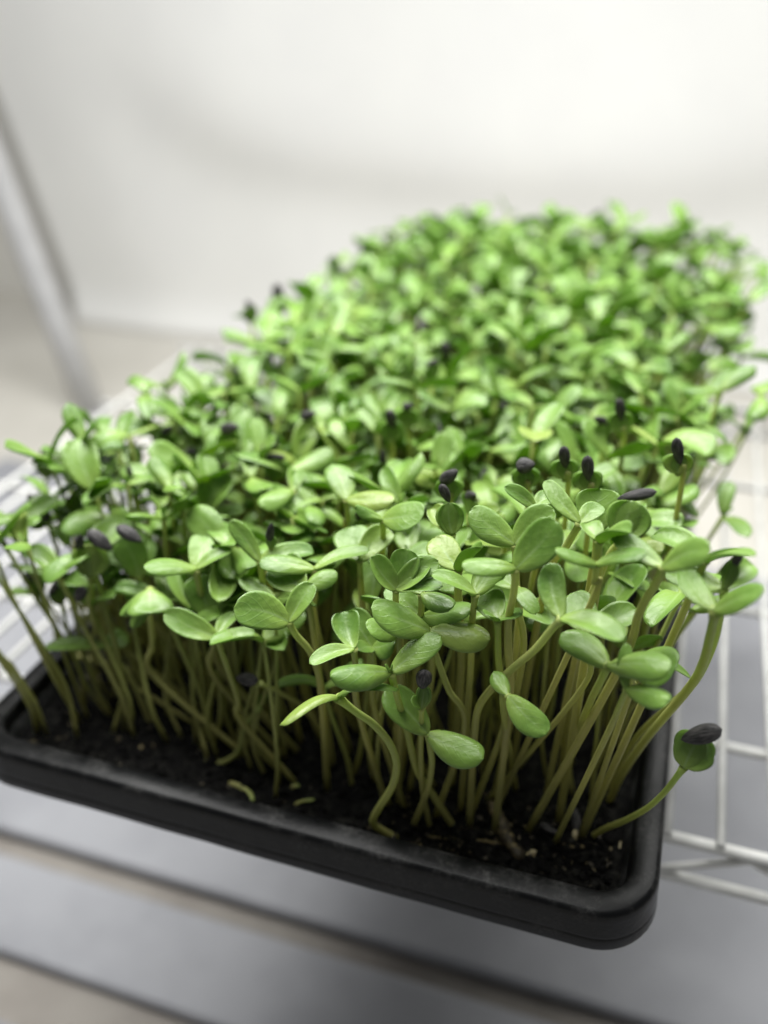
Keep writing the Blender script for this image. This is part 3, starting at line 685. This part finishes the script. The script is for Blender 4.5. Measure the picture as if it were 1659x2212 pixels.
# ------------------------------------------------------------------ the crowd
R5 = random.Random(11)
def seedling_geo(sink, B, head, az, elev, Ll, wr, kind, seed, detail):
    ns = 14 if detail > 1 else (9 if detail else 6)
    mid = B*.5+head*.5
    bow = V(R5.uniform(-1, 1), R5.uniform(-.8, .8), 0)
    m1 = B+(head-B)*.3 + bow*.8 - V(head[0]-B[0], head[1]-B[1], 0)*.12
    m2 = B+(head-B)*.7 + bow*.4
    path = catmull([B, m1, m2, head], ns)
    r = R5.uniform(.085, .125)
    sink.put('stem', tube(path, stem_radii(ns, r), 8 if detail > 1 else 5))
    sd = nrm(path[-1]-path[-2])
    nu, nv = ((14, 8) if detail > 1 else (9, 6)) if detail else (7, 4)
    if kind == 'hull':
        tip = head+sd*R5.uniform(.9, 1.2); h = nrm(V(math.cos(az), math.sin(az), 0)); h = nrm(h-sd*(h@sd))
        for sgn in (1, -1):
            sink.put('cotyledon', leaf_mesh(head, tip+h*sgn*.08, h*sgn, 1.0, b=.18, cup=-.3, nu=nu, nv=nv, seed=seed+sgn, up=h*sgn, tipsharp=5, bexp=.4))
        ha = nrm(sd*R5.uniform(.1, 1)+np.cross(sd, h)*R5.uniform(-1, 1)*.9)
        sink.put('seed_hull', hull_mesh(tip, ha, h, R5.uniform(.9, 1.2), R5.uniform(.45, .6), seed=seed, nu=10 if detail else 6, ns=10 if detail else 6))
        return
    for sgn in (0, 1):
        a = az+math.pi*sgn+R5.uniform(-.35, .35); e = elev+R5.uniform(-.3, .3)
        d = V(math.cos(a)*math.cos(e), math.sin(a)*math.cos(e), math.sin(e)) + sd*.15
        L = Ll*R5.uniform(.85, 1.12)
        tip = head+nrm(d)*L
        nh = nrm(UP*R5.uniform(.7, 1.0) - V(d[0], d[1], 0)*.35 + V(R5.uniform(-.5, .5), R5.uniform(-.35, .75), 0))
        sink.put('cotyledon', leaf_mesh(head-sd*.05, tip, nh, L*wr*R5.uniform(.85, 1.12), b=R5.uniform(-.05, .52), cup=R5.uniform(-.5, .6), nu=nu, nv=nv, seed=seed+sgn*.5, twist=R5.uniform(-.4, .4), wav=.07, tipsharp=R5.choice((2.2, 3, 4))))
    if kind == 'bud':
        for sgn in (-1, 1):
            sd2 = V(math.cos(az+1.57)*sgn, math.sin(az+1.57)*sgn, 0)
            sink.put('true_leaf', leaf_mesh(head, head+sd*.5+sd2*.18, -sd2, .2, b=.1, cup=.2, nu=6, nv=4, seed=seed))
cand = []
sp = 1.17
hero_bases = [(o.location.x/S, o.location.y/S) for o in col.objects if o.name.startswith('sunflower_seedling')]
y = 2.5
row = 0
while y < TL-1.8:
    x = -TW+1.9 + (row % 2)*sp*.5
    while x < -1.6:
        bx = x+R5.uniform(-.42, .42); by = y+R5.uniform(-.42, .42)
        bx = min(max(bx, -TW+1.7), -1.6); by = min(max(by, 2.1), TL-1.7)
        keep = True
        if by < 6.5 and min(math.hypot(bx-a, by-b) for a, b in hero_bases) < .55: keep = False
        if by < 4.4 and bx > -17 and R5.random() < .62: keep = False
        if bx < -TW+3.4 and by < 5 and R5.random() < .6: keep = False
        if bx > -5.5 and by < 5.2: keep = False
        if keep: cand.append((bx, by))
        if keep and bx < -13 and by < 8.5 and R5.random() < .55: cand.append((bx+R5.uniform(.3, .7), by+R5.uniform(-.5, .5)))
        if keep and bx < -TW+7 and by < 15 and R5.random() < .5: cand.append((bx+R5.uniform(-.6, .6), by+R5.uniform(-.5, .5)))
        x += sp
    y += sp*.92; row += 1
items = []
for i, (bx, by) in enumerate(cand):
    ex = max(0, 1-(bx+TW)/5.0); er = max(0, 1-(-bx)/4.5); ef = max(0, 1-by/5.0); eb = max(0, 1-(TL-by)/5.0)
    lf = max(0, 1-(bx+TW)/10.0)*max(0, 1-by/14.0)            # the front left corner fans out to the left
    lx = -2.4*ex*R5.uniform(.2, 1.2)*max(.0, 1-by/26) - 5.2*lf*R5.uniform(.3, 1.2) + 2.2*er*R5.uniform(.2, 1.25)
    lx += (2.3+1.6*max(0, -bx/TW-.4))*(by/TL)**1.1 + R5.uniform(-1.1, 1.1)
    ly = -.5*ef*R5.uniform(-.3, 1.2) + 1.6*eb*R5.uniform(.2, 1.1) + R5.uniform(-.7, .7)
    # behind the hand-placed front row the crowd stays a little lower, then rises
    hz = 8.0 + 1.3*by/TL + R5.gauss(0, .85) - .8*ef + .3*ex*(1-by/TL) + (.0 if by > 8 else -.25)
    if R5.random() < .1: hz -= R5.uniform(.8, 2.2)
    hz -= .35*(abs(lx)+abs(ly))*.5
    head = V(bx+lx, by+ly, hz)
    B = V(bx, by, soil_h(bx, by)-.12)
    hx, hy, hd = to_px(head)
    def covers(h):
        hx, hy, hd = to_px(h)
        return any(hd < kd+.6 and math.hypot(hx-kx, hy-ky) < 2300/kd for kx, ky, kd in KP if kd < 44)
    if covers(head):
        head[1] += 2.2; head[2] -= .4
        if B[1] < 40: B[1] += 1.2
        if covers(head):
            head[2] -= 1.4
            if covers(head) and R5.random() < .5: continue
    items.append((B, head))
items.sort(key=lambda it: np.linalg.norm(it[1]-CAM))
n_ind = 300-n_hero-2
ORD = 'first second third fourth fifth sixth seventh eighth ninth tenth eleventh twelfth thirteenth fourteenth fifteenth sixteenth seventeenth eighteenth nineteenth twentieth twenty-first twenty-second twenty-third twenty-fourth twenty-fifth twenty-sixth twenty-seventh twenty-eighth twenty-ninth thirtieth'.split()
rows = {}
for i, (B, head) in enumerate(items[:n_ind]): rows.setdefault(min(19, int((B[1]-2.5)/1.9)), []).append(i)
place = {}
for rw, ids in rows.items():
    ids.sort(key=lambda q: items[q][1][0]); h = (len(ids)+1)//2
    for k, q in enumerate(ids):
        side, n = ('left', k) if k < h else ('right', len(ids)-1-k)
        place[q] = '%s from the %s rim in the %s row back' % (ORD[min(n, 29)], side, ORD[rw])
pools = dict(stem=MB(), leaf=MB(), hull=MB())
for i, (B, head) in enumerate(items):
    kind = 'hull' if R5.random() < .07 else ('bud' if R5.random() < .25 else 'open')
    az = R5.uniform(0, 6.283); el = R5.uniform(-.2, .6); Ll = R5.uniform(1.65, 2.35) + .15*B[1]/TL; wr = R5.uniform(.42, .6)
    if i < n_ind:
        root = empty('sunflower_seedling', B)
        seedling_geo(Sink(root, B), B, head, az, el, Ll, wr, kind, i+100, 2 if i < 140 else 1)
        what = {'hull': 'seedling capped by a dark hull', 'bud': 'seedling budding between open leaves', 'open': 'seedling with two open leaves'}[kind]
        tag(root, '%s, %s' % (what, place[i]), 'seedling', 'sunflower seedlings growing in the black tray')
    else:
        seedling_geo(Sink(pools=pools), B, head, az, el, Ll, wr, kind, i+100, 0)
fo = (-TW/2, TL*.6, ZSOIL)
far = empty('far_seedlings', fo)
for key, nm in (('stem', 'stems'), ('leaf', 'leaves'), ('hull', 'seed_hulls')):
    o = pools[key].build(nm, M[key], far, fo); o['kind'] = 'stuff'
tag(far, 'dense blurred mass of green seedlings in the far part of the tray', 'seedlings', kind='stuff')
print('seedlings', n_hero, len(items))

# ------------------------------------------------------------------ things lying on the soil
def on_soil(view, q, dz=.1):
    P = at_z(*px(view, q), ZSOIL+dz); P[1] = max(P[1], 1.55); P[0] = min(P[0], -1.5); return P
def debris(name, view, pts, r, mat, label, cat, sides=9, lift=.08, rough=0.0):
    P = catmull([on_soil(view, q, lift) for q in pts], 14)
    o = P[0]; rr = [(r if not hasattr(r, '__len__') else r[0]+(r[1]-r[0])*t)*(1+rough*noise.noise(Vector((t*9, r if not hasattr(r, '__len__') else r[0], 1)))) for t in np.linspace(0, 1, 14)]
    rr[0] *= .5; rr[-1] *= .45
    v, f, uv = tube(P, rr, sides)
    if rough:
        v = [np.asarray(q)+.35*rough*(r if not hasattr(r, '__len__') else r[0])*np.array(noise.noise_vector(Vector(q)*5)) for q in v]
    return tag(mesh_obj(name, v, f, mat, None, o, uv), label, cat)
debris('bark_chip', 'E', [(590, 480), (625, 560), (660, 640), (712, 705)], (.3, .22), M['bark'], 'dark brown bark chip lying on the soil near the right corner', 'bark', rough=.6, lift=.2)
debris('dry_straw', 'E', [(345, 620), (430, 628), (530, 632), (645, 652)], .05, M['straw'], 'thin dry straw lying on the soil inside the front rim', 'straw', rough=.3)
debris('root_tip', 'E', [(722, 708), (732, 688), (752, 678), (764, 684)], .085, M['root'], 'pale curled root tip at the end of the bark chip', 'root')
debris('root_tip', 'E', [(1120, 675), (1136, 672), (1148, 664), (1146, 652)], .035, M['root'], 'tiny pale root hook by the right rim corner', 'root')
debris('root_tip', 'D', [(495, 1690), (520, 1700), (540, 1715), (545, 1732)], .11, M['stem'], 'yellow curved sprout lying on the dark soil left of centre', 'sprout')
debris('root_tip', 'D', [(628, 1702), (640, 1696), (644, 1700)], .08, M['stem'], 'small yellow sprout knob on the dark soil', 'sprout')
debris('root_tip', 'D', [(636, 1738), (655, 1730), (680, 1728)], .06, M['stem'], 'thin yellow sprout lying flat behind the front rim', 'sprout')
def loose_hull(q, axis, label, L=1.0, W=.5):
    P = on_soil('E', q, .28)
    v, f, uv = hull_mesh(P, V(*axis), UP, L, W, seed=q[0])
    return tag(mesh_obj('seed_hull', v, f, M['hull'], None, P, uv), label, 'seed hull')
loose_hull((920, 560), (-.25, .9, .5), 'shiny black seed hull standing in the soil near the right corner', 1.1, .5)
loose_hull((815, 590), (.8, -.4, .1), 'dull dark seed hull half buried left of the shiny one', .9, .45)
P = on_soil('E', (915, 615), .25)
v, f, uv = hull_mesh(P, V(.1, -.5, -.6), V(.3, -.7, .5), .45, .3, .8, seed=3)
tag(mesh_obj('root_tip', v, f, M['root'], None, P, uv), 'pale sprout knob under the shiny standing hull', 'root')
